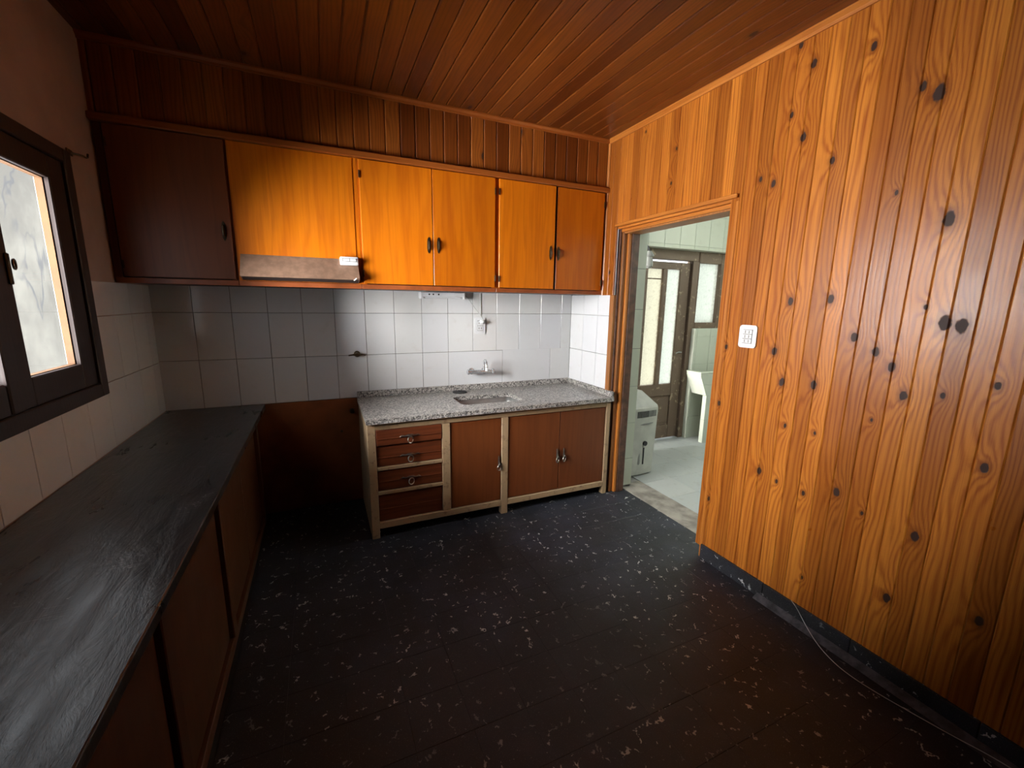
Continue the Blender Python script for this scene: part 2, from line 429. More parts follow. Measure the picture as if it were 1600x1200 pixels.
bm = B(); cyl(bm, (1.089, 0, .697), (1.089, -.035, .697), .016); cyl(bm, (1.089, -.03, .697), (1.089, -.045, .697), .011, 6)
pc = part('pipe_cap', bm, 'bronze', wb, True)
bm = B(); cyl(bm, (1.011, 0, .55), (1.011, -.016, .55), .008); part('pipe_cap', bm, 'bronze', wb, True)

# left wall with window hole (Y -1.85..-.79, z 1.10..2.02)
bm = B(); HY0, HY1, HZ0, HZ1 = -1.885, -.75, 1.065, 2.055
box(bm, -.10, 0, -4.05, HY0, -.05, ZC+.05); box(bm, -.10, 0, HY1, .1, -.05, ZC+.05)
box(bm, -.10, 0, HY0, HY1, -.05, HZ0); box(bm, -.10, 0, HY0, HY1, HZ1, ZC+.05)
wlft = struct('wall_left', bm, 'plaster_brown', 'left wall, beige paint above white tiles around the window', 'wall')
def tile_left(y0, y1, z0, z1):
    if y1-y0 < .01 or z1-z0 < .01: return
    link('tile', mesh(bx(-.002, .005, -(y1-y0)/2+.0014, (y1-y0)/2-.0014, -(z1-z0)/2+.0014, (z1-z0)/2-.0014, bev=.0012), 'tile'), 'tile', wlft, (0, (y0+y1)/2, (z0+z1)/2))
zl = [.79, 1.094, 1.3977, 1.556]
yy = [0 - .115 - i*.2 for i in range(18)]
yy = [0.0] + yy
for i in range(len(yy)-1):
    a, b = yy[i+1], yy[i]
    if a < -3.2: break
    for r in range(3):
        z0, z1 = zl[r], zl[r+1]
        aa, bb = a, b
        if z1 > HZ0 + .005:
            if r == 0: 
                if b > HY0 and a < HY1: z1 = min(z1, HZ0)
            else:
                if a >= HY0 and b <= HY1: continue
                if a < HY1 < b: aa = HY1
                if a < HY0 < b: bb = HY0
        tile_left(aa, bb, z0, z1)

# right wall: core, tiles beside the counter, pine boards
DY0, DY1, DZ = -1.575, -.583, 2.045
bm = B()
box(bm, W+.012, 3.19, -4.05, DY0, -.05, ZC+.05); box(bm, W+.012, 3.19, DY1-.015, .0, -.05, ZC+.05); box(bm, W+.012, 3.19, DY0, DY1-.015, DZ-.02, ZC+.05)
wr = struct('wall_right', bm, 'grout', 'right wall clad in knotty varnished pine boards around the doorway', 'wall')
def tile_right(y0, y1, z0, z1):
    link('tile', mesh(bx(0, .011, -(y1-y0)/2+.0014, (y1-y0)/2-.0014, -(z1-z0)/2+.0014, (z1-z0)/2-.0014, bev=.0012), 'tile'), 'tile', wr, (W, (y0+y1)/2, (z0+z1)/2))
yr = [0, -.198, -.395, -.556]
for i in range(3):
    for z0, z1 in ((.79, 1.1005), (1.1005, 1.3977), (1.3977, 1.556)): tile_right(yr[i+1], yr[i], z0, z1)
pb = .068
mesh_full = board_mesh(pb, 'z', ZC-.07, '-x'); mesh_top = board_mesh(pb, 'z', ZC-DZ, '-x'); mesh_l = board_mesh(pb, 'z', ZC-1.552, '-x')
y = -.442 - pb/2 + .004
while y > -4.0:
    if y > DY1: link('board', mesh_l, 'pine_wall', wr, (W, y, 1.552))
    elif y > DY0 + .03: link('board', mesh_top, 'pine_wall', wr, (W, y, DZ))
    else: link('board', mesh_full, 'pine_wall', wr, (W, y, .07))
    y -= pb
# reveal tiles of the doorway
for z0, z1 in ((.02, .25), (.25, .55), (.55, .85), (.85, 1.15), (1.15, 1.45), (1.45, 1.75), (1.75, 2.03)):
    link('tile', mesh(bx(-.055, .0555, -.004, .006, -(z1-z0)/2+.0015, (z1-z0)/2-.0015, bev=.001), 'tile'), 'laundry_tile', wr, (3.135, DY1-.02, (z0+z1)/2))

# rear wall behind the viewer
struct('wall_rear', bx(-.1, 3.19, -4.15, -4.05, -.05, ZC+.05), 'plaster_dark', 'plain painted wall closing the kitchen behind the viewer', 'wall')

# doorway frame
d1 = tag(link('door_1', None, None, None, (W+.05, -1.07, 0)), 'varnished wooden frame of the open doorway to the laundry', 'door frame', None, 'structure')
part('casing', bx(W-.012, W+.012, -.602, -.556, .0, 1.552, bev=.002), 'jamb', d1, center=True)
part('lip', bx(W-.018, W+.012, DY0+.0, DY1+.012, DZ-.012, DZ+.008, bev=.003), 'pine_trim_y', d1, center=True)
part('head', bx(W+.004, W+.045, DY0, DY1, 2.018, DZ-.012, bev=.002), 'pine_trim_y', d1, center=True)
part('head', bx(W+.02, W+.10, DY0, DY1, 1.996, 2.018, bev=.004), 'pine_trim_y', d1, center=True)
part('head', bx(W+.035, W+.16, DY0, DY1, 1.986, 1.998, bev=.002), 'jamb', d1, center=True)
part('jamb', bx(W+.012, W+.03, -.61, -.584, 0, 2.018, bev=.002), 'jamb_dark', d1, center=True)
part('jamb', bx(W+.03, W+.062, -.628, -.584, 0, 2.0, bev=.005), 'jamb', d1, center=True)
part('jamb', bx(W+.062, W+.09, -.646, -.584, 0, 1.996, bev=.006), 'pine_trim', d1, center=True)
part('jamb', bx(W+.09, W+.155, -.652, -.584, 0, 1.99, bev=.003), 'jamb_dark', d1, center=True)
part('jamb', bx(W-.002, W+.15, DY0-.003, DY0+.014, .0, 2.018, bev=.002), 'pine_trim', d1, center=True)

# bulkhead above the wall cabinets
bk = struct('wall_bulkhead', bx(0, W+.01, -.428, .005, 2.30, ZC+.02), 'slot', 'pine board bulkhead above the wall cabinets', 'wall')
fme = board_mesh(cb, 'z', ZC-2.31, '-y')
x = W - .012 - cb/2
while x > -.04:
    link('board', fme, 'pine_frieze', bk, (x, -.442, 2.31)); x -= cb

# mouldings
def trim(name, bm, mat, label):
    n = len(bm.verts); c = sum((v.co for v in bm.verts), Vector())/n
    bmesh.ops.translate(bm, verts=bm.verts[:], vec=-c)
    o = link(name, mesh(bm, name), mat, None, c); return tag(o, label, 'moulding', None, 'structure')
trim('trim_1', prism(B(), [(W-.022, ZC), (W-.022, ZC-.008), (W-.010, ZC-.018), (W-.008, ZC-.03), (W, ZC-.03), (W, ZC)], 'y', -4.05, -.442), 'pine_trim_y', 'pine moulding between ceiling and right wall')
trim('trim_2', prism(B(), [(-.442, ZC), (-.464, ZC), (-.464, ZC-.008), (-.452, ZC-.018), (-.450, ZC-.028), (-.442, ZC-.028)], 'x', 0, W), 'trim_x', 'dark moulding between ceiling and bulkhead boards')
trim('trim_3', prism(B(), [(W, -.442), (W-.014, -.442), (W-.014, -.448), (W-.006, -.458), (W, -.458)], 'z', 1.555, ZC-.028), 'pine_trim', 'upright corner moulding beside the wall cabinets')
trim('trim_4', bx(0, W, -.475, -.44, 2.288, 2.322, bev=.004), 'trim_x', 'red brown ledge moulding along the top of the wall cabinets')
# skirting on the right wall, in short stone lengths
bs = tag(link('baseboard_right', None, None, None, (W, -2.3, 0)), 'black flecked stone skirting along the pine wall', 'baseboard', None, 'structure')
y = -1.575
while y > -4.0:
    L = .40
    part('skirting_piece', bx(W-.011, W+.011, y-L+.0012, y-.0012, 0.001, .0875, bev=.002), 'skirting', bs, center=True); y -= L
trim('trim_5', prism(B(), [(W-.045, .001), (W-.011, .001), (W-.011, .022)], 'y', -4.0, -1.95), 'dust', 'dusty cement fillet between floor and black skirting')

# ------------------------------------------------------------------ kitchen window
w1 = tag(link('window_1', None, None, None, (0, -1.317, 1.05)), 'dark stained two-leaf window in the left wall', 'window', None, 'structure')
WY0, WY1, WZ0, WZ1 = -1.897, -.737, 1.05, 2.07
def frame_bars(y0, y1, z0, z1, wy, wz0, wz1, x0, x1, nm, mat, par, bev=.004):
    out = []
    for (a, b, c, d) in ((y0, y0+wy, z0, z1), (y1-wy, y1, z0, z1), (y0+wy, y1-wy, z0, z0+wz0), (y0+wy, y1-wy, z1-wz1, z1)):
        out.append(part(nm, bx(x0, x1, a, b, c, d, bev=bev), mat, par, center=True))
    return out
frame_bars(WY0, WY1, WZ0, WZ1, .06, .06, .055, -.085, .02, 'frame', 'frame_dark', w1)
for k, (g0, g1) in enumerate(((-1.249, -.906), (-1.728, -1.384))):
    s0, s1 = (-1.316, WY1-.06) if k == 0 else (WY0+.06, -1.318)
    gz0, gz1 = 1.21, 1.93
    for (a, b, c, d) in ((s0, g0, 1.11, 2.015), (g1, s1, 1.11, 2.015), (g0, g1, 1.11, gz0), (g0, g1, gz1, 2.015)):
        part('sash', bx(-.012, .008 if not (k and a > g1-.01) else .014, a, b, c, d, bev=.004), 'frame_dark', w1, center=True)
    for (a, b, c, d) in ((s0+.004, g0+.002, 1.12, 2.0), (g1-.002, s1-.004, 1.12, 2.0), (g0, g1, 1.12, gz0+.002), (g0, g1, gz1-.002, 2.0)):
        part('outer_sash', bx(-.036, -.013, a, b, c, d), 'bead', w1, center=True)
    part('pane', bx(-.0145, -.0125, g0-.004, g1+.004, gz0-.004, gz1+.004), 'glass', w1, center=True)
bm = B(); box(bm, .008, .016, -1.272, -1.255, 1.52, 1.62, bev=.003); lt = part('latch', bm, 'bronze', w1)
bm = B(); ring(bm, (.026, -1.262, 1.585), .016, .0035, (1, .25, 0)); part('latch_ring', bm, 'bronze', lt, True)
# curtain hook
ck = thing('curtain_hook', 'small dark metal curtain hook above the window corner', 'hook', (0, -.68, 2.07))
bm = B(); box(bm, 0, .006, -.72, -.675, 2.068, 2.092, bev=.002); part('bracket', bm, 'bronze', ck)
bm = B(); tube(bm, [(.004, -.685, 2.08), (.03, -.66, 2.08), (.035, -.64, 2.078), (.035, -.625, 2.082), (.035, -.618, 2.098)], .004, 8); part('prong', bm, 'bronze', ck, True)
# whitewashed boundary wall outside
struct('wall_outside', bx(-3.3, -3.0, 1.2, 9.5, -.5, 3.75), 'stone', 'sunlit whitewashed cracked wall outside the window', 'wall')

# ------------------------------------------------------------------ left worktop and its base
lc = thing('slate_worktop', 'long black slate worktop under the window', 'worktop', (.27, -1.5, .75))
part('slab', bx(0.006, .543, -3.02, -.002, .755, .79, bev=.004, seg=2), 'slate', lc)
lb = thing('base_cabinet', 'brown wooden base cabinet under the black slate worktop', 'cabinet', (.25, -1.6, 0))
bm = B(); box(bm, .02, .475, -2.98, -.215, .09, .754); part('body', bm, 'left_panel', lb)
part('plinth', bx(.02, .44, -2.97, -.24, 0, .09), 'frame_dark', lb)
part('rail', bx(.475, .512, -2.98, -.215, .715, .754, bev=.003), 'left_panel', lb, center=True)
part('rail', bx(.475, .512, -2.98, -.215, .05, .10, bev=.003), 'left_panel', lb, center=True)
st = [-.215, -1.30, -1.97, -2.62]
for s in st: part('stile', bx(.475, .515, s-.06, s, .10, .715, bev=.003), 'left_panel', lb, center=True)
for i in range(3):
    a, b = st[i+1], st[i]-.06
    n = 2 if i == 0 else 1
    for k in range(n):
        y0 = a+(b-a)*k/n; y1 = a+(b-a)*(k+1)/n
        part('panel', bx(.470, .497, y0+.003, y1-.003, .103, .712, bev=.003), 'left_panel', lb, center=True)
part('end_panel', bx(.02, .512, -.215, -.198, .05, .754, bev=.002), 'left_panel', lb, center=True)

# ------------------------------------------------------------------ sink unit
FY = -.635
sb = thing('sink_cabinet', 'cream painted sink cabinet with brown doors and drawers', 'cabinet', (2.03, -.32, 0))
def fr(nm, x0, x1, z0, z1, y1=FY+.045): return part(nm, bx(x0, x1, FY, y1, z0, z1, bev=.003), 'cream', sb, center=True)
fr('post', 1.134, 1.182, 0, .757); fr('post', 1.594, 1.647, .107, .714); fr('post', 2.013, 2.062, 0, .714); fr('post', 2.882, 2.920, 0, .757)
fr('rail', 1.182, 2.882, .714, .757); fr('rail', 1.182, 2.013, .064, .107); fr('rail', 2.062, 2.882, .064, .107)
fr('rail', 1.182, 1.594, .451, .473); fr('rail', 1.182, 1.594, .291, .313)
part('side_panel', bx(1.136, 1.152, FY+.045, -.03, .06, .757), 'cream', sb, center=True)
part('back_post', bx(1.134, 1.18, -.05, -.008, 0, .757, bev=.003), 'cream', sb, center=True)
part('side_rail', bx(1.132, 1.15, FY+.045, -.05, .02, .06), 'cream', sb, center=True)
part('bottom_shelf', bx(1.153, 2.915, FY+.046, -.02, .085, .10), 'frame_dark', sb, center=True)
part('back_panel', bx(1.153, 2.915, -.02, -.008, .085, .757), 'frame_dark', sb, center=True)
def ring_pull(parent, c, horizontal):
    x, y, z = c; bm = B()
    if horizontal:
        tube(bm, [(x-.062, y-.004, z+.004), (x-.05, y-.006, z+.010), (x-.03, y-.006, z+.006), (x-.012, y-.010, z+.012), (x+.012, y-.010, z+.012), (x+.03, y-.006, z+.006), (x+.05, y-.006, z+.010), (x+.062, y-.004, z+.004)], [.002, .005, .0045, .007, .007, .0045, .005, .002], 8)
        h = part('handle', bm, 'pull', parent, True)
        bm = B(); ring(bm, (x, y-.020, z-.016), .020, .0036, (.5, -1, .15)); part('ring', bm, 'pull', h, True)
    else:
        tube(bm, [(x, y-.004, z+.066), (x, y-.006, z+.05), (x, y-.006, z+.03), (x, y-.010, z+.012), (x, y-.010, z-.006), (x, y-.004, z-.02)], [.002, .005, .0045, .008, .007, .003], 8)
        h = part('handle', bm, 'pull', parent, True)
        bm = B(); ring(bm, (x, y-.018, z-.014), .022, .0036, (.7, -1, 0)); part('ring', bm, 'pull', h, True)
for (z0, z1, hz, dy) in ((.612, .712, .655, -.002), (.475, .603, .527, .010), (.315, .449, .375, .010), (.109, .289, None, .012)):
    d = part('drawer', bx(1.184, 1.592, FY+dy, FY+dy+.05, z0, z1, bev=.004), 'drawer_wood', sb, center=True)
    part('drawer_lip', bx(1.188, 1.588, FY+dy-.004, FY+dy+.002, z0+(z1-z0)*.42, z0+(z1-z0)*.46, bev=.001), 'drawer_wood', d, center=True)
    if hz: ring_pull(d, (1.387, FY+dy, hz), True)
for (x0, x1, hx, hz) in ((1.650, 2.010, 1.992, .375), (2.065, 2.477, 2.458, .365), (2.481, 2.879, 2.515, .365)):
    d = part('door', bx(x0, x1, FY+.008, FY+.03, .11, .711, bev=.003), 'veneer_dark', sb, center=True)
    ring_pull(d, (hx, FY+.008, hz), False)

# granite top with a sink hole
gt = thing('granite_worktop', 'grey speckled granite worktop with upstand over the sink cabinet', 'worktop', (2.02, -.33, .757))
def slab_hole(bm, X0, X1, Y0, Y1, z0, z1, cx, cy, hx, hy, r, n=6):
    inner = []
    for qx, qy, a0 in ((1, 1, 0), (-1, 1, PI/2), (-1, -1, PI), (1, -1, 3*PI/2)):
        for i in range(n+1):
            a = a0 + i*PI/2/n; inner.append((cx+qx*(hx-r)+r*math.cos(a), cy+qy*(hy-r)+r*math.sin(a)))
    outer = []
    m = n+1
    for k, (qx, qy) in enumerate(((1, 1), (-1, 1), (-1, -1), (1, -1))):
        X = X1 if qx > 0 else X0; Y = Y1 if qy > 0 else Y0
        outer += [(X, Y)]*m
    def lay(z): return [bm.verts.new((*p, z)) for p in inner], [bm.verts.new((X1, Y1, z)), bm.verts.new((X0, Y1, z)), bm.verts.new((X0, Y0, z)), bm.verts.new((X1, Y0, z))]
    (iT, oT), (iB, oB) = lay(z1), lay(z0)
    N = len(inner)
    for i_, o_ in ((iT, oT), (iB, oB)):
        for i in range(N):
            j = (i+1) % N; ci, cj = i//m, j//m
            if ci == cj: bm.faces.new((i_[i], i_[j], o_[ci]))
            else: bm.faces.new((i_[i], i_[j], o_[cj], o_[ci]))
    for i in range(N):
        j = (i+1) % N; bm.faces.new((iT[i], iT[j], iB[j], iB[i]))
    for i in range(4): bm.faces.new((oT[i], oT[(i+1) % 4], oB[(i+1) % 4], oB[i]))
    bmesh.ops.recalc_face_normals(bm, faces=bm.faces[:]); return bm, inner
SX, SY, SHX, SHY = 2.01, -.365, .235, .135
bm, inner = slab_hole(B(), 1.128, W, -.665, 0, .760, .79, SX, SY, SHX, SHY, .05)
part('slab', bm, 'granite', gt)
part('upstand', bx(1.130, W-.018, -.02, 0, .79, .834, bev=.002), 'granite', gt, center=True)
part('upstand', bx(W-.018, W-.0, -.66, 0, .79, .834, bev=.002), 'granite', gt, center=True)
# steel basin
sk = thing('sink_basin', 'stainless steel sink basin set into the granite worktop', 'sink', (SX, SY, .62))
bm = B(); rings = []
for (s, z) in ((1.0, .7590), (.985, .70), (.95, .64), (.88, .622), (.3, .617), (.08, .615)):
    rings.append([bm.verts.new((SX+(px-SX)*s, SY+(py-SY)*s, z)) for px, py in inner])
for a, b in zip(rings, rings[1:]):
    for i in range(len(a)): j = (i+1) % len(a); bm.faces.new((a[i], a[j], b[j], b[i]))
bm.faces.new(rings[-1]); bmesh.ops.recalc_face_normals(bm, faces=bm.faces[:])
ob = part('basin', bm, 'steel', sk, True)
md = ob.modifiers.new('thickness', 'SOLIDIFY'); md.thickness = .0015; md.offset = 1
bm = B(); cyl(bm, (SX, SY, .6165), (SX, SY, .620), .03, 20); part('drain', bm, 'chrome', sk, True)
# rubber plug disc by the upstand
bm = B(); tube(bm, [(1.88, -.092, .7908), (1.88, -.092, .797), (1.88, -.092, .800)], [.055, .055, .048], 24)
pl = thing('sink_plug', 'black rubber sink plug lying behind the basin', 'plug', (1.88, -.092, .7908))
part('disc', bm, 'rubber', pl, True)
bm = B(); ring(bm, (1.885, -.086, .803), .016, .003, (0, .3, 1)); part('plug_ring', bm, 'rubber', pl, True)

# mixer tap on the tiles
tp = thing('mixer_tap', 'chrome wall mixer tap with curved spout above the sink', 'tap', (2.06, 0, .93))
TY = -.075
bm = B(); tube(bm, [(1.985, TY, .945), (2.0, TY, .945), (2.12, TY, .945), (2.135, TY, .945)], [.012, .014, .014, .012], 12); bd = part('body', bm, 'chrome', tp, True)
for xx in (2.005, 2.115):
    bm = B(); tube(bm, [(xx, -.001, .94), (xx, -.008, .94), (xx, -.012, .94), (xx, TY, .945)], [.026, .026, .012, .012], 14); part('wall_flange', bm, 'chrome', bd, True)
for xx, s in ((1.985, -1), (2.135, 1)):
    bm = B(); tube(bm, [(xx, TY, .945), (xx+s*.02, TY, .945)], [.010, .010], 10); h = part('handle', bm, 'chrome', tp, True)
    bm = B(); tube(bm, [(xx+s*.018, TY, .945), (xx+s*.024, TY, .945), (xx+s*.034, TY, .945), (xx+s*.040, TY, .945)], [.012, .021, .021, .013], 12); part('knob', bm, 'chrome', h, True)
bm = B(); pts = [(2.088, TY, .955), (2.088, TY, 1.0)]
for i in range(11):
    a = PI*i/10; pts.append((2.088-.02*(1-math.cos(a))*.5, TY-.055*(1-math.cos(a)), 1.0+.042*math.sin(a)))
pts.append((2.068, TY-.112, .985))
tube(bm, pts, .009, 12); sp = part('spout', bm, 'chrome', tp, True)
bm = B(); cyl(bm, (2.068, TY-.112, .965), (2.068, TY-.112, .988), .012); part('nozzle', bm, 'plastic', sp, True)
# gas valve
gv = thing('gas_valve', 'small brass gas valve on the tiles left of the counter', 'valve', (1.141, 0, 1.10))
bm = B(); tube(bm, [(1.145, 0, 1.109), (1.145, -.006, 1.109), (1.145, -.010, 1.109), (1.145, -.04, 1.109)], [.022, .022, .014, .013], 14); part('body', bm, 'bronze', gv, True)
bm = B(); tube(bm, [(1.085, -.042, 1.104), (1.115, -.044, 1.108), (1.145, -.046, 1.110), (1.175, -.044, 1.107), (1.20, -.042, 1.104)], [.005, .006, .014, .006, .004], 10); part('lever', bm, 'bronze', gv, True)

# ------------------------------------------------------------------ wall cabinets
CF = -.442; DT = .018; CB, CTOP = 1.5555, 2.292
def handle_up(door, x, z):
    bm = B()
    prism(bm, [(x-.007, z-.038), (x, z-.050), (x+.007, z-.038), (x+.010, z-.015), (x+.010, z+.015), (x+.007, z+.038), (x, z+.050), (x-.007, z+.038), (x-.010, z+.015), (x-.010, z-.015)], 'y', CF-DT-.004, CF-DT)
    h = part('handle', bm, 'bronze', door)
    bm = B(); tube(bm, [(x, CF-DT-.002, z-.03), (x, CF-DT-.014, z-.02), (x, CF-DT-.016, z), (x, CF-DT-.014, z+.02), (x, CF-DT-.002, z+.03)], [.003, .005, .006, .005, .003], 8); part('grip', bm, 'bronze', h, True)
def hinge(door, x, z):
    bm = B(); cyl(bm, (x, CF-DT-.003, z-.02), (x, CF-DT-.003, z+.02), .0045, 8); part('hinge', bm, 'bronze', door, True)
def wall_cab(name, label, x0, x1, doors, mat='veneer'):
    c = thing(name, label, 'cabinet', ((x0+x1)/2, CF/2, CB), 'wall cabinets over the tiles')
    part('body', bx(x0+.001, x1-.001, CF+.018, -.002, CB+.004, CTOP, bev=.002), 'frame_dark', c)
    part('bottom_rail', bx(x0+.0005, x1-.0005, CF-.004, CF+.02, CB, CB+.028, bev=.002), 'bottom_rail', c, center=True)
    part('stile', bx(x0+.0005, x0+.03, CF, CF+.018, CB+.028, CTOP), mat, c, center=True)
    part('stile', bx(x1-.03, x1-.0005, CF, CF+.018, CB+.028, CTOP), mat, c, center=True)
    for (a, b, hx, hz, hg) in doors:
        if hx is None:
            part('fixed_panel', bx(a, b, CF-.004, CF+.018, CB+.03, CTOP-.006), mat, c, center=True); continue
        d = part('door', bx(a, b, CF-DT, CF-.001, CB+.032, CTOP-.008, bev=.002), mat, c, center=True)
        handle_up(d, hx, hz)
        for z in (CB+.09, CTOP-.09): hinge(d, hg, z)
    return c
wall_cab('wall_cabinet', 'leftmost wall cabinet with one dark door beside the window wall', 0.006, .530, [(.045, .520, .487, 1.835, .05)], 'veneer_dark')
wall_cab('wall_cabinet', 'wall cabinet with fixed orange panel behind the range hood', .530, 1.165, [(.545, 1.140, None, None, None)])
wall_cab('wall_cabinet', 'wall cabinet with two orange doors, right of the range hood', 1.165, 2.037, [(1.176, 1.599, 1.573, 1.833, 1.176), (1.604, 2.022, 1.636, 1.836, 2.022)])
cR = wall_cab('wall_cabinet', 'rightmost wall cabinet, its left door slightly ajar, in the corner', 2.037, 2.906, [(2.052, 2.474, 2.443, 1.837, 2.052), (2.494, 2.888, 2.510, 1.837, 2.888)])
for d in cR.children:   # the ajar door turns about its hinge side
    if d.name.startswith('door') and d.location.x < -.1:
        a = math.radians(1.1); off = .211
        d.rotation_euler = (0, 0, -a); d.location.y -= off*math.sin(a)

# range hood
rh = thing('range_hood', 'slim brown fold-out range hood under the fixed cabinet panel', 'range hood', (.84, -.47, 1.585))
h0, h1 = .548, 1.146
def hoodprof(x0, x1, pts): return prism(B(), pts, 'x', x0, x1)
part('visor', hoodprof(h0, h1, [(-.449, 1.724), (-.535, 1.606), (-.530, 1.602), (-.447, 1.714)]), 'hood', rh)
for a, b in ((h0, h0+.004), (h1-.004, h1)): part('side_panel', hoodprof(a, b, [(-.447, 1.724), (-.534, 1.606), (-.447, 1.587)]), 'hood', rh)
part('underside_shade', hoodprof(h0+.004, h1-.004, [(-.528, 1.614), (-.449, 1.594), (-.449, 1.587), (-.528, 1.608)]), 'slot', rh)  # black plate standing in for the shade inside the open hood
bm = B(); tube(bm, [(1.115, -.530, 1.60), (1.12, -.540, 1.604), (1.128, -.542, 1.612)], .003, 6); part('pull_tab', bm, 'plastic', rh, True)
bm = bx(1.046, 1.146, -.500, -.447, 1.686, 1.735, bev=.007, seg=2); sw = part('switch_box', bm, 'plastic', rh, True); 
bm = B(); box(bm, 1.058, 1.138, -.5015, -.4995, 1.706, 1.726); part('switch_plate', bm, 'heater_grey', sw)
for k in range(2): part('switch_button', bx(1.064+k*.036, 1.096+k*.036, -.505, -.5015, 1.709, 1.723, bev=.001), 'plastic', sw)

# lamp strip under the cabinet, outlet, plug and cables
ul = thing('under_cabinet_light', 'white strip light fixed beneath the wall cabinets', 'light', (1.75, -.06, 1.505))
part('housing', bx(1.60, 1.93, -.075, -.008, 1.522, 1.5535, bev=.004), 'plastic', ul)
part('diffuser', bx(1.63, 1.90, -.07, -.015, 1.510, 1.522, bev=.004), 'plastic', ul)
for a in (1.596, 1.918): part('end_cap', bx(a, a+.016, -.077, -.006, 1.506, 1.553, bev=.003), 'plastic', ul, center=True)
for a in (1.66, 1.69, 1.73): 
    bm = B(); cyl(bm, (a, -.075, 1.538), (a, -.079, 1.538), .006, 10); part('switch_button', bm, 'slot', ul, True)
def plate(name, label, cat, c, axis, w, h, n):
    """wall plate centred at c on a wall; axis '-y' or '-x' is the way it faces"""
    t = thing(name, label, cat, c); r = .016
    pts = []
    for qx, qz, a0 in ((1, 1, 0), (-1, 1, PI/2), (-1, -1, PI), (1, -1, 3*PI/2)):
        for i in range(5):
            a = a0+i*PI/8; pts.append((qx*(w/2-r)+r*math.cos(a), qz*(h/2-r)+r*math.sin(a)))
    def put(pp, d0, d1):
        bm = B()
        if axis == '-y': prism(bm, [(c[0]+u, c[2]+v) for u, v in pp], 'y', c[1]-d0, c[1]-d1)
        else: prism(bm, [(c[1]-u, c[2]+v) for u, v in pp], 'x', c[0]-d0, c[0]-d1)
        return bm
    def rect(u0, u1, v0, v1): return [(u0, v0), (u1, v0), (u1, v1), (u0, v1)]
    part('plate', put(pts, 0, .009), 'plastic', t)
    part('insert', put(rect(-w*.27, w*.27, -h*.31, h*.31), .009, .0105), 'heater_grey', t)
    for k in range(n):
        v0 = -h*.30 + k*h*.6/n
        m_ = part('module', put(rect(-w*.25, w*.25, v0+.002, v0+h*.6/n-.002), .009, .013), 'plastic', t)
        for u in (-w*.12, w*.10): part('slot', put(rect(u-.003, u+.003, v0+h*.3/n-.007, v0+h*.3/n+.007), .013, .0134), 'heater_grey', m_)
    return t
plate('power_outlet', 'white double power outlet on the tiles above the tap', 'outlet', (2.078, -.001, 1.303), '-y', .088, .132, 2)
plate('light_switch', 'white light switch plate on the pine wall by the doorway', 'switch', (W, -1.721, 1.334), '-x', .098, .115, 3)
pg = thing('plug', 'white plug pushed into the power outlet', 'plug', (2.09, -.02, 1.33))
bm = B(); tube(bm, [(2.088, -.014, 1.335), (2.088, -.04, 1.335), (2.088, -.052, 1.337)], [.016, .016, .007], 12); part('body', bm, 'plastic', pg, True)
def cable(name, label, pts, r, mat='cord'):
    cu = bpy.data.curves.new(name, 'CURVE'); cu.dimensions = '3D'; cu.bevel_depth = r; cu.bevel_resolution = 2
    s = cu.splines.new('NURBS'); s.points.add(len(pts)-1); s.order_u = 3; s.use_endpoint_u = True
    for p, q in zip(s.points, pts): p.co = (*q, 1)
    tmp = bpy.data.objects.new('t', cu); COL.objects.link(tmp)
    me = bpy.data.meshes.new_from_object(tmp.evaluated_get(bpy.context.evaluated_depsgraph_get()))
    bpy.data.objects.remove(tmp); me.name = name; me.materials.clear()
    for p in me.polygons: p.use_smooth = True
    z = min(v.co.z for v in me.vertices); c = Vector((pts[0][0], pts[0][1], z)); me.transform(Matrix.Translation(-c))
    return tag(link(name, me, mat, None, c), label, 'cable')
pcd = cable('power_cord', 'white twisted cord from the strip light down to the outlet', [(1.932, -.04, 1.537), (1.95, -.045, 1.535), (1.985, -.05, 1.49), (2.02, -.05, 1.44), (2.055, -.055, 1.40), (2.08, -.06, 1.365), (2.088, -.056, 1.34)], .0026)
pcd.parent = ul; pcd.location -= ul.location
for k_ in ('label', 'category'): del pcd[k_]
cable('wall_cable', 'straight white cable running up the tiles from the outlet', [(2.085, -.005, 1.368), (2.085, -.006, 1.44), (2.083, -.006, 1.5), (2.083, -.006, 1.556)], .003)
cable('floor_cable', 'thin white cable lying along the foot of the pine wall', [(W-.014, -2.12, .098), (W-.018, -2.15, .085), (2.90, -2.20, .03), (2.86, -2.28, .007), (2.825, -2.36, .005), (2.812, -2.43, .005), (2.82, -2.52, .005), (2.848, -2.64, .005), (2.872, -2.74, .006), (2.89, -2.82, .013), (2.9, -2.95, .018), (2.9, -3.2, .019)], .0016)

# ------------------------------------------------------------------ laundry beyond the doorway
struct('trim_6', bx(3.105, 3.33, -1.62, -.55, -.06, .004, bev=.002), 'concrete', 'worn concrete doorway threshold', 'threshold')
lf = struct('floor_laundry', bx(3.19, 5.6, -2.7, .6, -.09, -.004), 'grout', 'pale grey tiled laundry floor', 'floor')
q = .30; lme = mesh(bx(-q/2+.001, q/2-.001, -q/2+.001, q/2-.001, -.012, 0.002, bev=.001), 'tile')
for i in range(7):
    for j in range(10):
        link('tile', lme, 'laundry_floor', lf, (3.335+q/2+i*q, .30-q/2-j*q, 0))
YD = .28
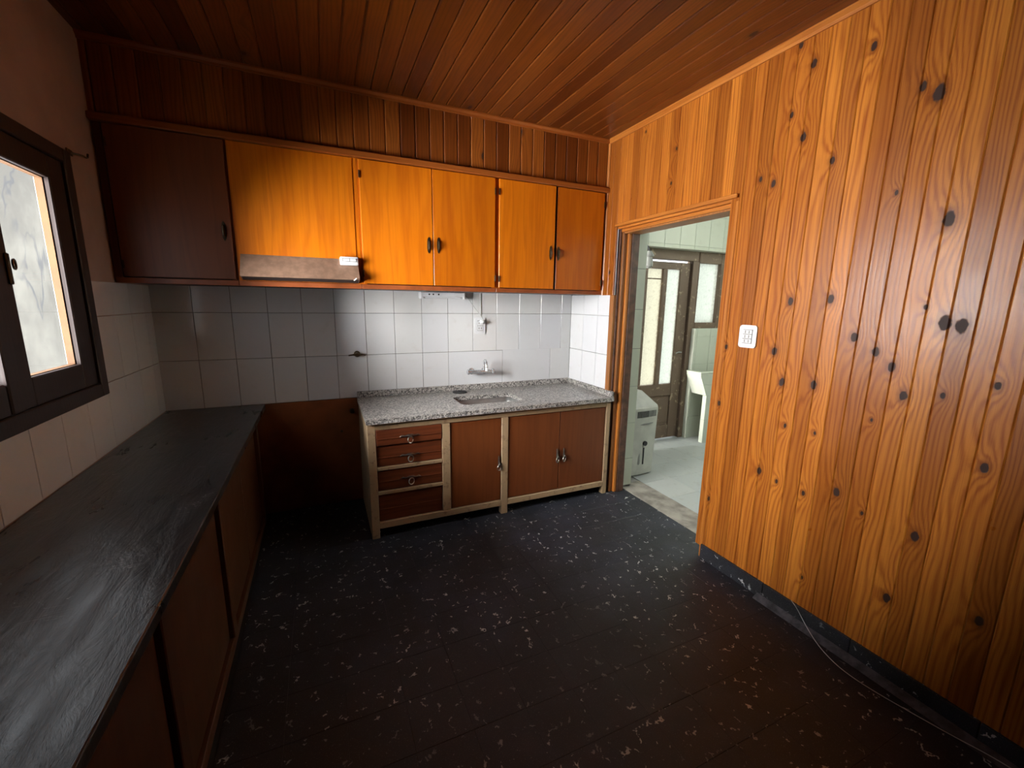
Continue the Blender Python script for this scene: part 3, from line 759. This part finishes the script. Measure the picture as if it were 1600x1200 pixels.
# wall with door and window: lintel, piece below the window, piece right of it
bm = B(); box(bm, 3.0, 5.6, .157, .36, 2.045, 2.7); box(bm, 4.625, 5.6, .207, .36, -.05, 1.24); box(bm, 5.10, 5.6, .207, .36, 1.24, 2.045); box(bm, 3.19, 3.55, .207, .36, -.05, 2.045)
wlb = struct('wall_laundry', bm, 'laundry_tile', 'pale tiled laundry wall around the old glazed door', 'wall')
def tile_l(x0, x1, z0, z1, y):
    link('tile', mesh(bx(-(x1-x0)/2+.0012, (x1-x0)/2-.0012, 0, .008, -(z1-z0)/2+.0012, (z1-z0)/2-.0012, bev=.001), 'tile'), 'laundry_tile', wlb, ((x0+x1)/2, y, (z0+z1)/2))
for i in range(9):
    x0 = 3.655+i*.2
    for z0, z1 in ((2.045, 2.08), (2.08, 2.38), (2.38, 2.68)): tile_l(x0, x0+.2, z0, z1, .15)
for x0, x1 in ((4.625, 4.66), (4.66, 4.86), (4.86, 5.06), (5.06, 5.26)):
    for z0, z1 in ((0, .25), (.25, .55), (.55, .85), (.85, 1.15), (1.15, 1.24)): tile_l(x0, x1, z0, z1, .2)
for z0, z1 in ((1.24, 1.45), (1.45, 1.75), (1.75, 2.045)): tile_l(5.10, 5.26, z0, z1, .2)
struct('wall_laundry_side', bx(5.5, 5.6, -2.7, .36, -.05, 2.7), 'laundry_tile', 'pale laundry side wall', 'wall')
bm = B(); box(bm, 3.19, 5.6, -.85, .36, 2.7, 2.78); box(bm, 3.19, 5.6, -2.8, -2.3, 2.7, 2.78); box(bm, 3.19, 3.5, -2.3, -.85, 2.7, 2.78); box(bm, 5.4, 5.6, -2.3, -.85, 2.7, 2.78)  # opening left in the slab is added, unseen, to let sky light in
struct('ceiling_laundry', bm, 'plastic', 'white laundry ceiling with an added unseen opening to brighten the room', 'ceiling')
struct('wall_laundry_near', bx(3.19, 5.6, -2.8, -2.7, -.05, 2.7), 'laundry_tile', 'pale laundry wall out of sight beside the kitchen', 'wall')
# glazed door
d2 = tag(link('door_2', None, None, None, (4.2, YD, 0)), 'old peeling brown door with two tall patterned panes', 'door', None, 'structure')
def dp(nm, x0, x1, z0, z1, y0=YD, y1=YD+.04, mat='old_door', par=d2, bev=.004): return part(nm, bx(x0, x1, y0, y1, z0, z1, bev=bev), mat, par, center=True)
dp('frame', 3.55, 4.652, 1.945, 2.047, YD-.02, YD+.06); dp('frame', 4.565, 4.652, 0, 1.945, YD-.03, YD+.06); dp('frame', 3.55, 3.86, 0, 1.945, YD-.02, YD+.06)
dp('stile', 3.87, 3.993, .012, 1.925); dp('stile', 4.427, 4.56, .012, 1.925); dp('mullion', 4.187, 4.248, .63, 1.852, YD-.006)
dp('rail', 3.993, 4.427, 1.852, 1.925); dp('rail', 3.993, 4.427, .50, .632); dp('rail', 3.993, 4.427, .012, .16)
dp('panel', 3.993, 4.427, .16, .50, YD+.012, YD+.03)
dp('panel_moulding', 4.03, 4.39, .19, .47, YD+.004, YD+.014, bev=.006)
dp('pane', 3.99, 4.19, .635, 1.85, YD+.018, YD+.023, 'frosted_warm', bev=0); dp('pane', 4.245, 4.43, .635, 1.85, YD+.018, YD+.023, 'frosted', bev=0)
dp('glazing_bar', 3.993, 4.187, 1.745, 1.757, YD+.004, YD+.018)
bm = B(); cyl(bm, (4.50, YD, .98), (4.50, YD-.035, .98), .012); hb = part('handle', bm, 'bronze', d2, True)
bm = B(); tube(bm, [(4.50, YD-.034, .98), (4.455, YD-.04, .985), (4.42, YD-.04, .975)], [.008, .007, .006], 8); part('lever', bm, 'steel', hb, True)
# laundry window
w2 = tag(link('window_2', None, None, None, (4.87, YD, 1.24)), 'brown framed patterned glass window over the wash tub', 'window', None, 'structure')
for (a, b, c, d) in ((4.652, 4.664, 1.24, 2.047), (4.975, 5.10, 1.24, 2.047), (4.664, 4.975, 1.24, 1.30), (4.664, 4.975, 1.932, 2.047)): dp('frame', a, b, c, d, YD-.03, YD+.05, par=w2)
dp('pane', 4.66, 4.98, 1.295, 1.94, YD+.01, YD+.015, 'frosted', w2, 0)
# wash tub clad in tile
tb = thing('wash_tub', 'pale tiled laundry tub with sloping front under the window', 'sink', (5.0, .1, 0))
TX = 4.553
part('basin', prism(B(), [(TX, .775), (TX, .75), (TX+.108, .53), (5.45, .53), (5.45, .775), (5.40, .775), (5.40, .60), (TX+.14, .60), (TX+.045, .775)], 'y', .045, .195), 'laundry_tile', tb)
part('side_panel', prism(B(), [(TX, .775), (TX, .75), (TX+.047, .654), (5.45, .654), (5.45, .775)], 'y', 0, .045), 'laundry_tile', tb)
part('side_panel', prism(B(), [(TX+.048, .652), (TX+.108, .53), (5.45, .53), (5.45, .652)], 'y', 0, .045), 'laundry_tile', tb)
for x0, x1 in ((TX+.11, 4.90), (4.902, 5.45)):
    for z0, z1 in ((.0, .26), (.262, .528)): part('support', bx(x0, x1, 0, .05, z0, z1, bev=.002), 'laundry_tile', tb)
part('rim', bx(TX-.006, 5.45, -.006, .05, .775, .79, bev=.004), 'laundry_tile', tb)
part('rim', bx(TX-.006, TX+.05, .05, .198, .775, .79, bev=.004), 'laundry_tile', tb)
# gas heater standing by the reveal
gh = thing('gas_heater', 'off-white metal gas heater with grille standing just past the doorway', 'heater', (3.44, -.33, 0))
def hp(z, x0, x1, y0, y1, bow):
    n = 8; f = [(x0+(x1-x0)*i/n, y0-bow*math.sin(PI*i/n)) for i in range(n+1)]
    return [(a, b, z) for a, b in f] + [(x1, y1, z), (x0, y1, z)]
def loft(layers):
    bm = B(); vs = [[bm.verts.new(p) for p in l] for l in layers]
    for a, b in zip(vs, vs[1:]):
        for i in range(len(a)): j = (i+1) % len(a); bm.faces.new((a[i], a[j], b[j], b[i]))
    bm.faces.new(vs[0][::-1]); bm.faces.new(vs[-1]); bmesh.ops.recalc_face_normals(bm, faces=bm.faces[:]); return bm
part('base', loft([hp(.004, 3.215, 3.53, -.44, -.22, .010), hp(.02, 3.215, 3.53, -.44, -.22, .010)]), 'slot', gh)
part('casing', loft([hp(.018, 3.20, 3.542, -.455, -.20, .016), hp(.60, 3.20, 3.568, -.455, -.20, .016), hp(.615, 3.203, 3.566, -.453, -.20, .015)]), 'heater', gh)
part('lid', loft([hp(.615, 3.203, 3.566, -.452, -.20, .015), hp(.63, 3.203, 3.566, -.445, -.20, .013), hp(.735, 3.25, 3.50, -.31, -.21, .004)]), 'heater', gh)
def bowy(x): return -.455 - .016*math.sin(PI*min(1, max(0, (x-3.20)/.36)))
for k in range(14):
    xx = 3.335+k*.0155
    part('grille_slot', bx(xx, xx+.008, bowy(xx)-.003, bowy(xx)+.004, .535, .590), 'slot' if k < 8 else 'heater_grey', gh, center=True)
part('badge', prism(B(), [(3.365, .472), (3.40, .466), (3.46, .468), (3.51, .482), (3.46, .481), (3.40, .480)], 'y', -.474, -.465), 'heater_grey', gh)
bm = B(); cyl(bm, (3.431, -.46, .301), (3.431, -.482, .301), .021, 20); part('knob', bm, 'slot', gh, True)
part('control_slot', bx(3.418, 3.431, -.474, -.465, .11, .262, bev=.001), 'slot', gh, center=True)
part('sight_window', prism(B(), [(3.365, .12), (3.375, .108), (3.388, .12), (3.388, .18), (3.380, .215), (3.368, .18)], 'y', -.473, -.465), 'heater_grey', gh)
# small bracket lamp on the tiled corner
bl = thing('wall_lamp', 'small grey bracket lamp beside the laundry door', 'lamp', (3.84, .20, 1.86))
bm = B(); tube(bm, [(3.83, .10, 1.99), (3.83, .10, 1.955), (3.83, .10, 1.94)], [.022, .045, .046], 16); part('shade', bm, 'heater_grey', bl, True)
bm = B(); tube(bm, [(3.83, .10, 1.94), (3.83, .10, 1.90), (3.83, .10, 1.85), (3.83, .10, 1.83)], [.025, .04, .04, .02], 16); part('globe', bm, 'heater_grey', bl, True)
bm = B(); tube(bm, [(3.83, .10, 1.99), (3.83, .12, 2.03), (3.83, .148, 2.05)], .008, 8); part('stem', bm, 'slot', bl, True)
